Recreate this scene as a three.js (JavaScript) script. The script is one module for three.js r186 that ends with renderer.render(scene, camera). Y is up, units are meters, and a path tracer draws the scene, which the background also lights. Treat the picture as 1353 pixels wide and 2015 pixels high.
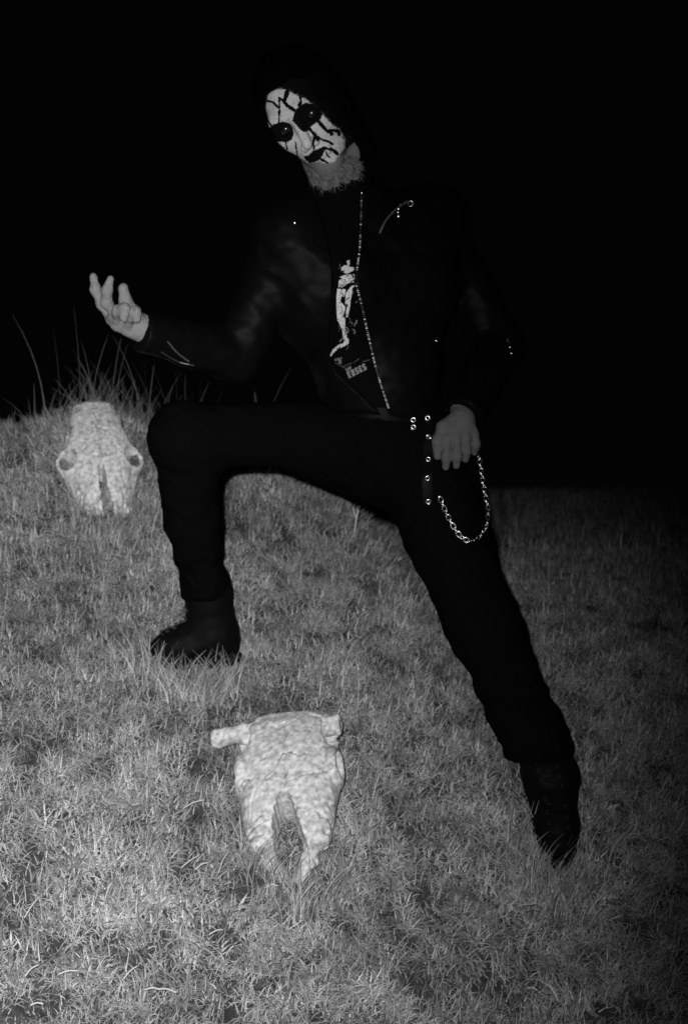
import * as THREE from 'three';
import { mergeGeometries } from 'three/addons/utils/BufferGeometryUtils.js';
import { ImprovedNoise } from 'three/addons/math/ImprovedNoise.js';

// ---------- camera, sky, lights, exposure ----------
const scene = new THREE.Scene();
const camera = new THREE.PerspectiveCamera(45, 687 / 1024, 0.05, 400);
camera.position.set(0, 1, 0);
camera.lookAt(0, 1, -3);
camera.focus = 1.95; camera.userData.fStop = 6;   // focused a little short, as in the photograph

const renderer = new THREE.WebGLRenderer({ antialias: true });
renderer.setSize(687, 1024);
renderer.toneMapping = THREE.LinearToneMapping;
renderer.toneMappingExposure = 1;
renderer.shadowMap.enabled = true;

// night sky: almost black, a trace of glow
{
  const w = 32, h = 16, d = new Float32Array(w * h * 4);
  for (let i = 0; i < w * h; i++) d.set([0.0009, 0.0009, 0.0009, 1], i * 4);
  const t = new THREE.DataTexture(d, w, h, THREE.RGBAFormat, THREE.FloatType);
  t.mapping = THREE.EquirectangularReflectionMapping; t.needsUpdate = true;
  scene.background = t; scene.environment = t;
}
const moon = new THREE.DirectionalLight(0xffffff, 0.002);
moon.position.set(-3, 6, 4); moon.castShadow = true; scene.add(moon, moon.target);

// the hand lamp beside the camera, the one source that lights the photograph
const LAMP = new THREE.Vector3(-0.06, 1.07, 0.03);
const lamp = new THREE.SpotLight(0xffffff, 28, 0, 0.80, 1, 2);
lamp.position.copy(LAMP).add(new THREE.Vector3(-0.003, 0, -0.016));
lamp.target.position.set(-1.36, 0.60, -2.6);
lamp.castShadow = true; lamp.shadow.radius = 0.7; lamp.shadow.mapSize.set(2048, 2048);
scene.add(lamp, lamp.target);

// ---------- helpers ----------
let seed = 7;
const rnd = () => { seed = (seed * 1664525 + 1013904223) >>> 0; return seed / 4294967296; };
const rr = (a, b) => a + (b - a) * rnd();
const noise3 = new ImprovedNoise();
const nz = (x, y, z) => noise3.noise(x + 31.7, y + 17.3, z + 53.1);
const fbm = (x, y, z) => nz(x, y, z) + 0.5 * nz(2.1 * x, 2.1 * y, 2.1 * z) + 0.25 * nz(4.3 * x, 4.3 * y, 4.3 * z);
const grey = (v, o = {}) => new THREE.MeshPhysicalMaterial({ color: new THREE.Color().setRGB(v, v, v), roughness: 0.8, ...o });
const taken = {};
function numbered(n) { const k = taken[n] = (taken[n] ?? -1) + 1; return k ? n + '_' + String(k).padStart(3, '0') : n; }
function shade(o) { o.traverse((c) => { if (c.isMesh) c.castShadow = c.receiveShadow = true; }); return o; }
function thing(o, name, label, category, group) {
  o.name = numbered(name); o.userData = { label, category }; if (group) o.userData.group = group; scene.add(o); return o;
}
function part(name, geo, mat, parent) { const m = new THREE.Mesh(geo, mat); m.name = name; m.castShadow = m.receiveShadow = true; parent.add(m); return m; }

// distance fields, joined smoothly, and a surface-nets mesher
const smin = (a, b, k) => { const h = Math.max(k - Math.abs(a - b), 0) / k; return Math.min(a, b) - h * h * k * 0.25; };
const smax = (a, b, k) => -smin(-a, -b, k);
function bone(a, b, ra, rb) {
  const bx = b[0] - a[0], by = b[1] - a[1], bz = b[2] - a[2], l2 = bx * bx + by * by + bz * bz || 1e-9;
  return (x, y, z) => {
    const px = x - a[0], py = y - a[1], pz = z - a[2];
    const t = Math.min(1, Math.max(0, (px * bx + py * by + pz * bz) / l2));
    return Math.hypot(px - bx * t, py - by * t, pz - bz * t) - (ra + (rb - ra) * t);
  };
}
function ell(c, r) {
  const m = Math.min(...r);
  return (x, y, z) => { const a = (x - c[0]) / r[0], b = (y - c[1]) / r[1], d = (z - c[2]) / r[2], k = Math.sqrt(a * a + b * b + d * d);
    const g = Math.sqrt((a / r[0]) ** 2 + (b / r[1]) ** 2 + (d / r[2]) ** 2); return g < 1e-6 ? -m : k * (k - 1) / g; };
}
const join = (k, ...fs) => (x, y, z) => { let d = fs[0](x, y, z); for (let i = 1; i < fs.length; i++) d = smin(d, fs[i](x, y, z), k); return d; };
function chain(pts, radii, k = 0.012) { const fs = []; for (let i = 0; i + 1 < pts.length; i++) fs.push(bone(pts[i], pts[i + 1], radii[i], radii[i + 1])); return join(k, ...fs); }
function polyDist(P, x, y) {
  let d = 1e9, s = 1;
  for (let i = 0, j = P.length - 1; i < P.length; j = i++) {
    const ex = P[j][0] - P[i][0], ey = P[j][1] - P[i][1], wx = x - P[i][0], wy = y - P[i][1];
    const t = Math.min(1, Math.max(0, (wx * ex + wy * ey) / (ex * ex + ey * ey)));
    d = Math.min(d, (wx - ex * t) ** 2 + (wy - ey * t) ** 2);
    const c1 = y >= P[i][1], c2 = y < P[j][1], c3 = ex * wy > ey * wx;
    if ((c1 && c2 && c3) || (!c1 && !c2 && !c3)) s = -s;
  }
  return s * Math.sqrt(d);
}
function netMesh(f, lo, hi, c) {
  const n = [0, 1, 2].map((i) => Math.ceil((hi[i] - lo[i]) / c) + 1), [nx, ny, nzz] = n;
  const F = new Float32Array(nx * ny * nzz);
  let q = 0;
  for (let k = 0; k < nzz; k++) for (let j = 0; j < ny; j++) for (let i = 0; i < nx; i++) F[q++] = f(lo[0] + i * c, lo[1] + j * c, lo[2] + k * c);
  const id = (i, j, k) => i + nx * (j + ny * k), V = new Int32Array(F.length).fill(-1), pos = [], idx = [];
  const E = [[0,1],[2,3],[4,5],[6,7],[0,2],[1,3],[4,6],[5,7],[0,4],[1,5],[2,6],[3,7]];
  for (let k = 0; k + 1 < nzz; k++) for (let j = 0; j + 1 < ny; j++) for (let i = 0; i + 1 < nx; i++) {
    const v = []; let neg = 0;
    for (let m = 0; m < 8; m++) { const w = F[id(i + (m & 1), j + ((m >> 1) & 1), k + (m >> 2))]; v.push(w); if (w < 0) neg++; }
    if (!neg || neg === 8) continue;
    let sx = 0, sy = 0, sz = 0, cnt = 0;
    for (const [a, b] of E) if ((v[a] < 0) !== (v[b] < 0)) {
      const t = v[a] / (v[a] - v[b]);
      sx += (a & 1) + t * ((b & 1) - (a & 1)); sy += ((a >> 1) & 1) + t * (((b >> 1) & 1) - ((a >> 1) & 1)); sz += (a >> 2) + t * ((b >> 2) - (a >> 2)); cnt++;
    }
    V[id(i, j, k)] = pos.length / 3;
    pos.push(lo[0] + (i + sx / cnt) * c, lo[1] + (j + sy / cnt) * c, lo[2] + (k + sz / cnt) * c);
  }
  const quad = (a, b, d, e, flip) => { if (a < 0 || b < 0 || d < 0 || e < 0) return; flip ? idx.push(a, d, b, a, e, d) : idx.push(a, b, d, a, d, e); };
  for (let k = 1; k + 1 < nzz; k++) for (let j = 1; j + 1 < ny; j++) for (let i = 1; i + 1 < nx; i++) {
    const a = F[id(i, j, k)] < 0;
    if (a !== F[id(i + 1, j, k)] < 0) quad(V[id(i, j - 1, k - 1)], V[id(i, j, k - 1)], V[id(i, j, k)], V[id(i, j - 1, k)], !a);
    if (a !== F[id(i, j + 1, k)] < 0) quad(V[id(i - 1, j, k - 1)], V[id(i - 1, j, k)], V[id(i, j, k)], V[id(i, j, k - 1)], !a);
    if (a !== F[id(i, j, k + 1)] < 0) quad(V[id(i - 1, j - 1, k)], V[id(i, j - 1, k)], V[id(i, j, k)], V[id(i - 1, j, k)], !a);
  }
  const nor = new Float32Array(pos.length), e = c * 0.6;
  for (let i = 0; i < pos.length; i += 3) {
    const [x, y, z] = [pos[i], pos[i + 1], pos[i + 2]];
    const a = f(x + e, y, z) - f(x - e, y, z), b = f(x, y + e, z) - f(x, y - e, z), d = f(x, y, z + e) - f(x, y, z - e), l = Math.hypot(a, b, d) || 1;
    nor[i] = a / l; nor[i + 1] = b / l; nor[i + 2] = d / l;
  }
  const g = new THREE.BufferGeometry();
  g.setAttribute('position', new THREE.Float32BufferAttribute(pos, 3));
  g.setAttribute('normal', new THREE.BufferAttribute(nor, 3));
  g.setAttribute('uv', new THREE.BufferAttribute(new Float32Array(pos.length / 3 * 2), 2));
  g.setIndex(idx);
  return g;
}
function tube(pts, r, seg = 5, n) { return new THREE.TubeGeometry(new THREE.CatmullRomCurve3(pts.map((p) => new THREE.Vector3(...p))), n ?? pts.length * 4, r, seg); }
function greyTexture(w, h, fn) {   // linear grey values written as 8-bit sRGB
  const d = new Uint8Array(w * h * 4);
  for (let y = 0; y < h; y++) for (let x = 0; x < w; x++) { const v = Math.round(255 * Math.min(1, Math.max(0, fn(x / w, y / h)))); d.set([v, v, v, 255], (y * w + x) * 4); }
  const t = new THREE.DataTexture(d, w, h); t.magFilter = THREE.LinearFilter; t.minFilter = THREE.LinearFilter; t.wrapS = t.wrapT = THREE.RepeatWrapping; t.needsUpdate = true; return t;
}

// ---------- ground: a grassy bank that rises away from the camera to a crest ----------
const BUMPS = [[-0.70, -3.47, 0.115, 0.20], [-0.25, -3.6, 0.03, 0.2], [0.75, -3.2, 0.025, 0.3], [-0.75, -2.6, 0.02, 0.25], [0.1, -2.2, -0.015, 0.25]];
function groundY(x, z) {
  const d = -z, cx = 2.2 * Math.tanh(x / 2.2);
  const plane = 0.334 + 0.63 * (d - 2.48) + 0.18 * (0.42 - cx);
  const dc = 3.60 + 0.06 * cx, top = 0.334 + 0.63 * (dc - 2.48) + 0.18 * (0.42 - cx) - 1.6 * Math.tanh(0.1 * Math.max(0, d - dc));
  const far = 0.80 + 0.05 * (d - 3.05) - 0.06 * Math.max(0, d - 9.5) ** 2, w = Math.min(1, Math.max(0, (x + 0.22) / 0.55)), ws = w * w * (3 - 2 * w);   // the bank flattens out towards the right
  let y = smin(plane, top + (Math.max(-0.9, far) - top) * ws, 0.07 + 0.12 * ws);
  y = smax(y, -0.36 + 0.01 * nz(x * 0.8, 0, z * 0.8), 0.25);
  for (const [bx, bz, h, r] of BUMPS) y += h * Math.exp(-((x - bx) ** 2 + (z - bz) ** 2) / (r * r));
  const near = Math.exp(-((x * x + (d - 2.8) ** 2) / 30));
  return y + near * (0.012 * nz(x * 5, 1, z * 5) + 0.006 * nz(x * 13, 2, z * 13)) + (1 - near) * 0.15 * nz(x * 0.25, 4, z * 0.25);
}
{
  const n = 230, pos = [], idx = [], m = (t) => Math.sinh(t * 4.6) / Math.sinh(4.6) * 70;
  for (let j = 0; j <= n; j++) for (let i = 0; i <= n; i++) { const x = m(i / n * 2 - 1), z = -2.8 + m(j / n * 2 - 1); pos.push(x, groundY(x, z), z); }
  for (let j = 0; j < n; j++) for (let i = 0; i < n; i++) { const a = j * (n + 1) + i, b = a + n + 1; idx.push(a, b, a + 1, b, b + 1, a + 1); }
  const g = new THREE.BufferGeometry(); g.setAttribute('position', new THREE.Float32BufferAttribute(pos, 3)); g.setIndex(idx); g.computeVertexNormals();
  const uv = []; for (let i = 0; i < pos.length; i += 3) uv.push(pos[i], pos[i + 2]);
  g.setAttribute('uv', new THREE.Float32BufferAttribute(uv, 2));
  const t = greyTexture(512, 512, (u, v) => 0.22 + 0.10 * fbm(u * 40, v * 40, 3) + 0.05 * (rnd() - 0.5)); t.colorSpace = THREE.SRGBColorSpace; t.repeat.set(1.3, 1.3);
  const o = new THREE.Mesh(g, new THREE.MeshStandardMaterial({ map: t, roughness: 1 }));
  o.name = 'ground'; o.userData = { kind: 'structure', label: 'dark grassy bank rising to a crest' }; o.receiveShadow = o.castShadow = true; scene.add(o);
}
// one grass blade: a bent, tapering strip
function blade(len, w, bend, turn, ox, oz, lean) {
  const pos = [], idx = [], n = 3, c = Math.cos(turn), s = Math.sin(turn);
  for (let i = 0; i <= n; i++) {
    const t = i / n, a = lean + bend * t, fwd = len * t * Math.sin(a), up = len * t * Math.cos(a), hw = w * 0.5 * (1 - t ** 2.2) + 0.0001;
    for (const sd of [-1, 1]) pos.push(ox + c * fwd - s * sd * hw, up, oz + s * fwd + c * sd * hw);
    if (i) { const b = 2 * i; idx.push(b - 2, b - 1, b, b - 1, b + 1, b); }
  }
  const g = new THREE.BufferGeometry(); g.setAttribute('position', new THREE.Float32BufferAttribute(pos, 3)); g.setIndex(idx); g.computeVertexNormals(); return g;
}
function clump(nBlades, l0, l1, w, spread) {
  const gs = [];
  for (let i = 0; i < nBlades; i++) { const a = rr(0, 6.283), r = spread * Math.sqrt(rnd()); gs.push(blade(rr(l0, l1), w * rr(0.7, 1.25), rr(0.2, 1.6), rr(0, 6.283), r * Math.cos(a), r * Math.sin(a), rr(0, 1.15))); }
  gs.forEach((g) => { const v = rr(0.5, 1.2); g.setAttribute('color', new THREE.Float32BufferAttribute(new Array(g.attributes.position.count * 3).fill(v), 3)); });
  return mergeGeometries(gs);
}
{
  const mat = new THREE.MeshStandardMaterial({ color: 0xffffff, vertexColors: true, roughness: 0.85, side: THREE.DoubleSide });
  const kinds = [clump(9, 0.016, 0.042, 0.0023, 0.017), clump(9, 0.012, 0.030, 0.0021, 0.019), clump(8, 0.022, 0.050, 0.0024, 0.014)];
  const lists = [[], [], []], N = 95000, M = new THREE.Matrix4(), Q = new THREE.Quaternion(), UP = new THREE.Vector3(0, 1, 0), nrm = new THREE.Vector3(), S = new THREE.Vector3();
  for (let i = 0; i < N + 34000; i++) {
    const beyond = i >= N, x = beyond ? rr(-0.5, 3.2) : rr(-1.75, 1.75), z = beyond ? -rr(4.1, 10.2) : -rr(1.72, 4.15), patch = fbm(x * 3, 5, z * 3), fine = fbm(x * 14, 9, z * 14);
    if (fine < -0.28 && rnd() < 0.65) continue;
    const y = groundY(x, z), e = 0.02;
    nrm.set(groundY(x - e, z) - groundY(x + e, z), 2 * e, groundY(x, z - e) - groundY(x, z + e)).normalize().lerp(UP, 0.2).normalize();
    Q.setFromUnitVectors(UP, nrm).multiply(new THREE.Quaternion().setFromAxisAngle(UP, rr(0, 6.283)));
    const s = (beyond ? 1.5 : 1) * rr(0.6, 1.15) * (1 + 0.25 * patch); S.set(s, s * rr(0.75, 1.2), s);
    M.compose(new THREE.Vector3(x, y - 0.003, z), Q, S);
    const v = Math.max(0.05, (0.36 + 0.09 * patch + 0.14 * fine) * rr(0.35, 1.65) + (rnd() < 0.05 ? 0.15 : 0));
    lists[(rnd() * 3) | 0].push([M.clone(), v]);
  }
  const short = new THREE.Group();
  lists.forEach((L, k) => {
    const im = new THREE.InstancedMesh(kinds[k], mat, L.length), c = new THREE.Color();
    L.forEach(([m, v], i) => { im.setMatrixAt(i, m); im.setColorAt(i, c.setRGB(v, v, v)); });
    im.name = ['grass', 'fine_grass', 'long_grass'][k]; im.castShadow = im.receiveShadow = true;
    im.userData = { kind: 'stuff', label: ['short pale grass covering the bank', 'fine short turf between the grass clumps', 'longer bent grass blades among the turf'][k], category: 'grass' };
    scene.add(im);
  });
}
// tall thin stems and blades on the crest behind the hornless skull
{
  const gs = [], mk = (x, z, h, w, lx, lz, dry = 1) => {
    const y = groundY(x, z), pos = [], idx = [], n = 6, t0 = rr(0, 3.14), c = Math.cos(t0), s = Math.sin(t0);
    for (let i = 0; i <= n; i++) { const t = i / n, hw = w * 0.5 * (1 - 0.85 * t * t), px = x + lx * t * t, py = y + h * t, pz = z + lz * t * t;
      pos.push(px - c * hw, py, pz - s * hw, px + c * hw, py, pz + s * hw);
      if (i) { const b = 2 * i; idx.push(b - 2, b - 1, b, b - 1, b + 1, b); } }
    const g = new THREE.BufferGeometry(); g.setAttribute('position', new THREE.Float32BufferAttribute(pos, 3)); g.setIndex(idx); g.computeVertexNormals();
    const v = dry * rr(0.07, 0.26); g.setAttribute('color', new THREE.Float32BufferAttribute(new Array(pos.length).fill(v), 3)); return g;
  };
  for (let i = 0; i < 360; i++) { const x = -0.60 + 0.22 * (rnd() + rnd() + rnd() - 1.5) * 1.1, z = -3.52 - 0.16 * rnd(); gs.push(mk(x, z, rr(0.04, 0.13) * (rnd() < 0.15 ? 1.5 : 1), 0.0022, rr(-0.07, 0.07), rr(-0.05, 0.08))); }
  for (let i = 0; i < 26; i++) { const x = rr(-0.85, -0.22), z = rr(-3.72, -3.5); gs.push(mk(x, z, rr(0.16, 0.33), 0.0013, rr(-0.10, 0.10), rr(-0.03, 0.04))); }
  for (let i = 0; i < 160; i++) { const x = rr(-1.4, 0), z = rr(-3.9, -3.6); gs.push(mk(x, z, rr(0.04, 0.10), 0.003, rr(-0.04, 0.04), rr(-0.03, 0.03))); }
  for (const [bx, bz] of [[-0.33, -2.715], [-0.40, -2.70], [-0.27, -2.73], [-0.36, -2.69], [-0.45, -2.75], [-0.30, -2.70], [0.42, -2.37], [0.46, -2.40], [0.365, -2.41], [0.38, -2.38], [0.36, -2.47], [0.49, -2.47], [-0.34, -2.70], [-0.43, -2.71], [-0.38, -2.71], [-0.25, -2.75], [0.40, -2.36], [0.44, -2.365], [-0.10, -2.26], [-0.14, -2.29], [-0.06, -2.28], [-0.16, -2.34], [-0.03, -2.34], [-0.10, -2.30], [-0.60, -3.13], [-0.65, -3.15], [-0.56, -3.14], [-0.69, -3.22], [-0.53, -3.2]])
    for (let i = 0; i < 34; i++) gs.push(mk(bx + rr(-0.04, 0.04), bz + rr(-0.02, 0.04), rr(0.04, 0.09), 0.0028, rr(-0.05, 0.05), rr(-0.01, 0.03), 2));
  const o = new THREE.Mesh(mergeGeometries(gs), new THREE.MeshStandardMaterial({ vertexColors: true, roughness: 0.9, side: THREE.DoubleSide }));
  o.name = 'tall_grass'; o.userData = { kind: 'stuff', label: 'tall thin dry grass stems on the crest and around the boots', category: 'grass' }; o.castShadow = o.receiveShadow = true; scene.add(o);
}

// ---------- two cattle skulls ----------
const boneMat = new THREE.MeshPhysicalMaterial({ vertexColors: true, roughness: 0.75, specularIntensity: 0.4 });
const lerpTable = (T, y) => { if (y <= T[0][0]) return T[0].slice(1); for (let i = 1; i < T.length; i++) if (y <= T[i][0]) { const a = T[i - 1], b = T[i], t = (y - a[0]) / (b[0] - a[0]), s = t * t * (3 - 2 * t) * 0.5 + t * 0.5; return a.slice(1).map((v, k) => v + (b[k + 1] - v) * s); } return T[T.length - 1].slice(1); };
function boneTint(g, v0, sd) {
  const p = g.attributes.position, c = new Float32Array(p.count * 3);
  for (let i = 0; i < p.count; i++) {
    const x = p.getX(i), y = p.getY(i), z = p.getZ(i);
    const m = nz(x * 95 + sd, y * 95, z * 95) * 0.55 + nz(x * 170 + sd, y * 170, z * 170) * 0.45 + fbm(x * 22 + sd, y * 22, z * 22) * 0.14;
    c.fill(v0 * Math.max(0.3, 1 + m), i * 3, i * 3 + 3);
  }
  g.setAttribute('color', new THREE.BufferAttribute(c, 3)); return g;
}
// y runs from the nose (-0.21) to the poll (+0.21), z is the upper side
function skull(opts) {
  // y, half width, top, bottom
  const T = opts.profile;
  const sy = opts.sd;
  const f = (x, y, z) => {
    const [w, zt, zb] = lerpTable(T, y), h = (zt - zb) / 2, zc = (zt + zb) / 2, n = 2.6;
    const u = Math.abs(x) / w, v = Math.abs(z - zc) / h;
    let d = (Math.pow(Math.pow(u, n) + Math.pow(v, n), 1 / n) - 1) * Math.min(w, h) * 0.85;
    d = smax(d, Math.max(y - 0.21, -0.150 - y), 0.03);
    const ax = Math.abs(x);
    // rims of the eye sockets and the cheek arches
    const ux = ax - opts.ox, uz = z - 0.012, ct = Math.cos(opts.turn), st = Math.sin(opts.turn), ox = ux * ct + uz * st, oz = uz * ct - ux * st, oy = y - opts.oy, tr = Math.hypot(Math.hypot(oy, oz) - opts.rad, ox) - opts.rim;
    d = smin(d, tr, 0.014);
    d = smin(d, bone([0.088, opts.oy + 0.03, -0.005], [0.060, opts.oy + 0.115, -0.03], 0.008, 0.009)(ax, y, z), 0.01);
    d = smin(d, bone([0.082, opts.oy - 0.025, -0.012], [0.055, opts.oy - 0.11, -0.025], 0.016, 0.014)(ax, y, z), 0.02);
    d = smax(d, -(Math.hypot(Math.hypot(oy, oz), (ox - 0.012) * 0.8) - (opts.rad - 0.0035)), 0.006);   // sockets
    d = smax(d, -ell([0.088, opts.oy + 0.085, 0.012], [0.022, 0.042, 0.026])(ax, y, z), 0.012);                      // hollows behind them
    if (opts.hole) d = smax(d, -(Math.hypot((ax - opts.hole) / 0.72, y - opts.oy) - 0.023 - 0.002 * nz(y * 70, x * 70, 2)), 0.004);   // seen right through the rim
    // nose opening: a long tapering slot, ragged, with the nasal bones gone
    const t = (opts.apex - y) / 0.16, half = t < 0 ? -0.02 - 3 * 0.01 * -t : 0.003 + opts.slot * Math.pow(Math.min(1, t), 0.5) + 0.005 * nz(y * 90, sy, x > 0 ? 3 : 8);
    const slot = Math.max(Math.abs(x - 0.004 * Math.sin(y * 30)) - half, -0.07 - z);
    d = smax(d, -Math.max(slot, y - opts.apex), 0.005);
    // suture along the forehead
    const su = Math.hypot(x - 0.0025 * Math.sin(y * 120), (z - zt) * 0.6) - 0.0022; if (y > opts.apex - 0.01 && y < 0.15) d = smax(d, -su, 0.002);
    // small holes above the eyes
    d = smax(d, -(Math.hypot(ax - 0.042, (y - opts.oy - 0.012) * 0.6, (z - zt) * 0.6) - 0.0035), 0.003);
    const crack = Math.abs(nz(x * 17 + sy, y * 9 + 4, z * 9)), plate = Math.abs(y - opts.apex - 0.02 - 0.35 * ax - 0.004 * nz(x * 150, sy, 1));   // drying cracks and the zigzag seam below the brow
    return d + 0.0010 * nz(x * 30 + sy, y * 22, z * 14) + 0.0007 * nz(x * 150 + sy, y * 90, z * 60) + (crack < 0.035 ? 0.0022 * (1 - crack / 0.035) : 0) + (plate < 0.0022 ? 0.0014 : 0) + (y < -0.08 ? 0.007 * Math.max(0, nz(x * 75, y * 75, sy)) : 0);
  };
  const root = new THREE.Group();
  part('cranium', boneTint(netMesh(f, [-0.15, -0.18, -0.1], [0.15, 0.23, 0.09], 0.0034), opts.tone, sy), boneMat, root);
  for (const s of [-1, 1]) {   // the two prongs at the end of the nose
    const p = netMesh((x, y, z) => chain([[s * 0.046, -0.120, -0.020], [s * 0.038, -0.155, -0.028], [s * 0.012, -0.195, -0.036]], [0.020, 0.014, 0.011])(x, y, z) + 0.005 * nz(x * 60 + sy, y * 60, z * 60) + 0.002 * nz(x * 140, y * 140, z * 140), [-0.07, -0.23, -0.06], [0.07, -0.10, 0.02], 0.0034);
    part('premaxilla', boneTint(p, opts.tone * 0.95, sy + 5), boneMat, root);
    const teeth = [];
    for (let k = 0; k < 5; k++) { const b = new THREE.BoxGeometry(0.013, 0.019, 0.026, 2, 2, 2); b.translate(s * 0.045, -0.02 - k * 0.0215, -0.062); teeth.push(b); }
    part('tooth_row', boneTint(mergeGeometries(teeth), opts.tone, sy + 9), boneMat, root);
    if (opts.horns) {
      const hc = chain([[s * 0.055, 0.168, 0.0], [s * 0.095, 0.166, 0.004], [s > 0 ? 0.125 : -0.158, s > 0 ? 0.172 : 0.150, 0.012]], [0.036, 0.021, s > 0 ? 0.014 : 0.017]);
      const g = netMesh((x, y, z) => smax(hc(x, y, z), (s * x) - (s > 0 ? 0.112 : 0.160), 0.012) + 0.009 * nz(x * 38, y * 38, z * 38 + sy) + 0.002 * nz(x * 80, y * 80, z * 80) + 0.0015 * nz(x * 160, y * 160, z * 160), [-0.19, 0.11, -0.05], [0.16, 0.22, 0.06], 0.0034);
      part('horn_core', boneTint(g, opts.tone * 0.95, sy + 3), boneMat, root);
    }
  }
  return root;
}
function lay(root, nose, poll, scale, roll, lift) {   // set the skull with its nose and poll at two points of the bank
  const a = new THREE.Vector3(...nose), b = new THREE.Vector3(...poll), Y = b.clone().sub(a).normalize();
  const Z0 = new THREE.Vector3(0, 0.6, 0.8), X = new THREE.Vector3().crossVectors(Y, Z0).normalize(), Z = new THREE.Vector3().crossVectors(X, Y);
  root.setRotationFromMatrix(new THREE.Matrix4().makeBasis(X, Y, Z)); root.rotateY(roll);
  root.position.copy(a).add(b).multiplyScalar(0.5); root.scale.set(...scale); return root;
}
{
  const A = skull({ sd: 2, tone: 0.55, horns: true, turn: 0.15, ox: 0.096, oy: 0.045, apex: -0.032, slot: 0.033, rim: 0.0085, rad: 0.030,
    profile: [[-0.21, 0.05, 0.01, -0.04], [-0.13, 0.078, 0.024, -0.050], [-0.06, 0.091, 0.038, -0.058], [0.0, 0.096, 0.046, -0.06], [0.045, 0.100, 0.050, -0.055], [0.09, 0.100, 0.050, -0.05], [0.15, 0.108, 0.046, -0.05], [0.19, 0.086, 0.034, -0.045], [0.22, 0.06, 0.012, -0.035]] });
  thing(lay(A, [-0.103, 0.335, -2.285], [-0.115, 0.570, -2.570], [1.0, 0.92, 1.0], -0.10), 'animal_skull', 'bleached cattle skull with two short horn stubs lying in the front grass', 'skull', 'animal skulls on the bank');
  const B = skull({ sd: 40, tone: 0.64, horns: false, turn: 1.1, ox: 0.080, oy: 0.015, hole: 0.085, apex: -0.02, slot: 0.010, rim: 0.006, rad: 0.0305,
    profile: [[-0.21, 0.030, 0.010, -0.03], [-0.13, 0.046, 0.022, -0.045], [-0.07, 0.066, 0.036, -0.055], [-0.02, 0.080, 0.048, -0.06], [0.02, 0.088, 0.052, -0.055], [0.07, 0.088, 0.054, -0.05], [0.13, 0.074, 0.050, -0.05], [0.18, 0.058, 0.040, -0.045], [0.22, 0.038, 0.022, -0.035]] });
  thing(lay(B, [-0.600, 0.952, -3.170], [-0.686, 1.285, -3.375], [1.02, 1.02, 1.02], 0.2), 'animal_skull', 'pale hornless skull propped up against the tall grass beside the bent knee', 'skull', 'animal skulls on the bank');
}

// ---------- the person ----------
const leather = grey(0.003, { roughness: 0.5, specularIntensity: 0.10 });
const cloth = grey(0.003, { roughness: 1, specularIntensity: 0.02 });
const rubber = grey(0.006, { roughness: 0.85, specularIntensity: 0.2 });
const bootLeather = grey(0.004, { roughness: 0.6, specularIntensity: 0.12 });
const hairMat = grey(0.002, { roughness: 1, specularIntensity: 0.02 });
const steel = grey(0.8, { metalness: 1, roughness: 0.27 });
const zipSteel = grey(0.11, { metalness: 1, roughness: 0.4 });

const J = { pelvis: [0.085, 1.135, -2.69], waist: [0.078, 1.29, -2.665], chestL: [-0.035, 1.465, -2.565], chestR: [0.115, 1.49, -2.655], neck: [0.03, 1.595, -2.585], skullBase: [-0.045, 1.725, -2.525],
  shL: [-0.112, 1.550, -2.505], shR: [0.191, 1.625, -2.68], elL: [-0.22, 1.318, -2.525], wrL: [-0.366, 1.337, -2.378], elR: [0.342, 1.364, -2.72], wrR: [0.243, 1.214, -2.535],
  hipL: [0.012, 1.145, -2.71], hipR: [0.151, 1.125, -2.665], knL: [-0.334, 1.160, -2.59], anL: [-0.307, 0.786, -2.78], knR: [0.284, 0.766, -2.52], anR: [0.414, 0.452, -2.545] };
const torso = join(0.06, bone(J.pelvis, J.waist, 0.105, 0.092), bone(J.waist, J.chestL, 0.092, 0.098), bone(J.waist, J.chestR, 0.092, 0.098), bone(J.chestL, J.chestR, 0.098, 0.098),
  bone(J.chestL, J.shL, 0.09, 0.058), bone(J.chestR, J.shR, 0.09, 0.058), bone(J.neck, J.shL, 0.05, 0.05), bone(J.neck, J.shR, 0.05, 0.05));
const neckF = bone(J.neck, J.skullBase, 0.054, 0.044);
const arms = [chain([J.shL, J.elL, J.wrL], [0.052, 0.040, 0.027]), chain([J.shR, J.elR, J.wrR], [0.052, 0.040, 0.028])];
const legs = [chain([J.hipL, [-0.15, 1.170, -2.655], J.knL, J.anL], [0.080, 0.055, 0.045, 0.030]), chain([J.hipR, J.knR, J.anR], [0.080, 0.045, 0.028])];

// head in its own frame: x to its left, y up, z out of the face, origin between the ears
const HO = new THREE.Vector3(-0.0764, 1.8064, -2.4874);
const HM = new THREE.Matrix4().makeBasis(new THREE.Vector3(0.831, 0.3746, 0.4113), new THREE.Vector3(-0.5327, 0.7489, 0.3942), new THREE.Vector3(-0.1604, -0.5467, 0.8218)).setPosition(HO);
const cranium = ell([0, 0.028, -0.012], [0.074, 0.092, 0.094]);
const headParts = join(0.026, cranium, ell([0, -0.025, 0.03], [0.059, 0.072, 0.055]),
  bone([-0.048, -0.058, 0.0], [-0.012, -0.103, 0.058], 0.019, 0.017), bone([0.048, -0.058, 0.0], [0.012, -0.103, 0.058], 0.019, 0.017), bone([0, -0.06, 0.04], [0, -0.103, 0.06], 0.035, 0.019),
  bone([-0.047, -0.02, 0.05], [-0.05, -0.025, 0.02], 0.02, 0.018), bone([0.047, -0.02, 0.05], [0.05, -0.025, 0.02], 0.02, 0.018), bone([-0.042, 0.020, 0.068], [0.042, 0.020, 0.068], 0.014, 0.014));
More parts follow.
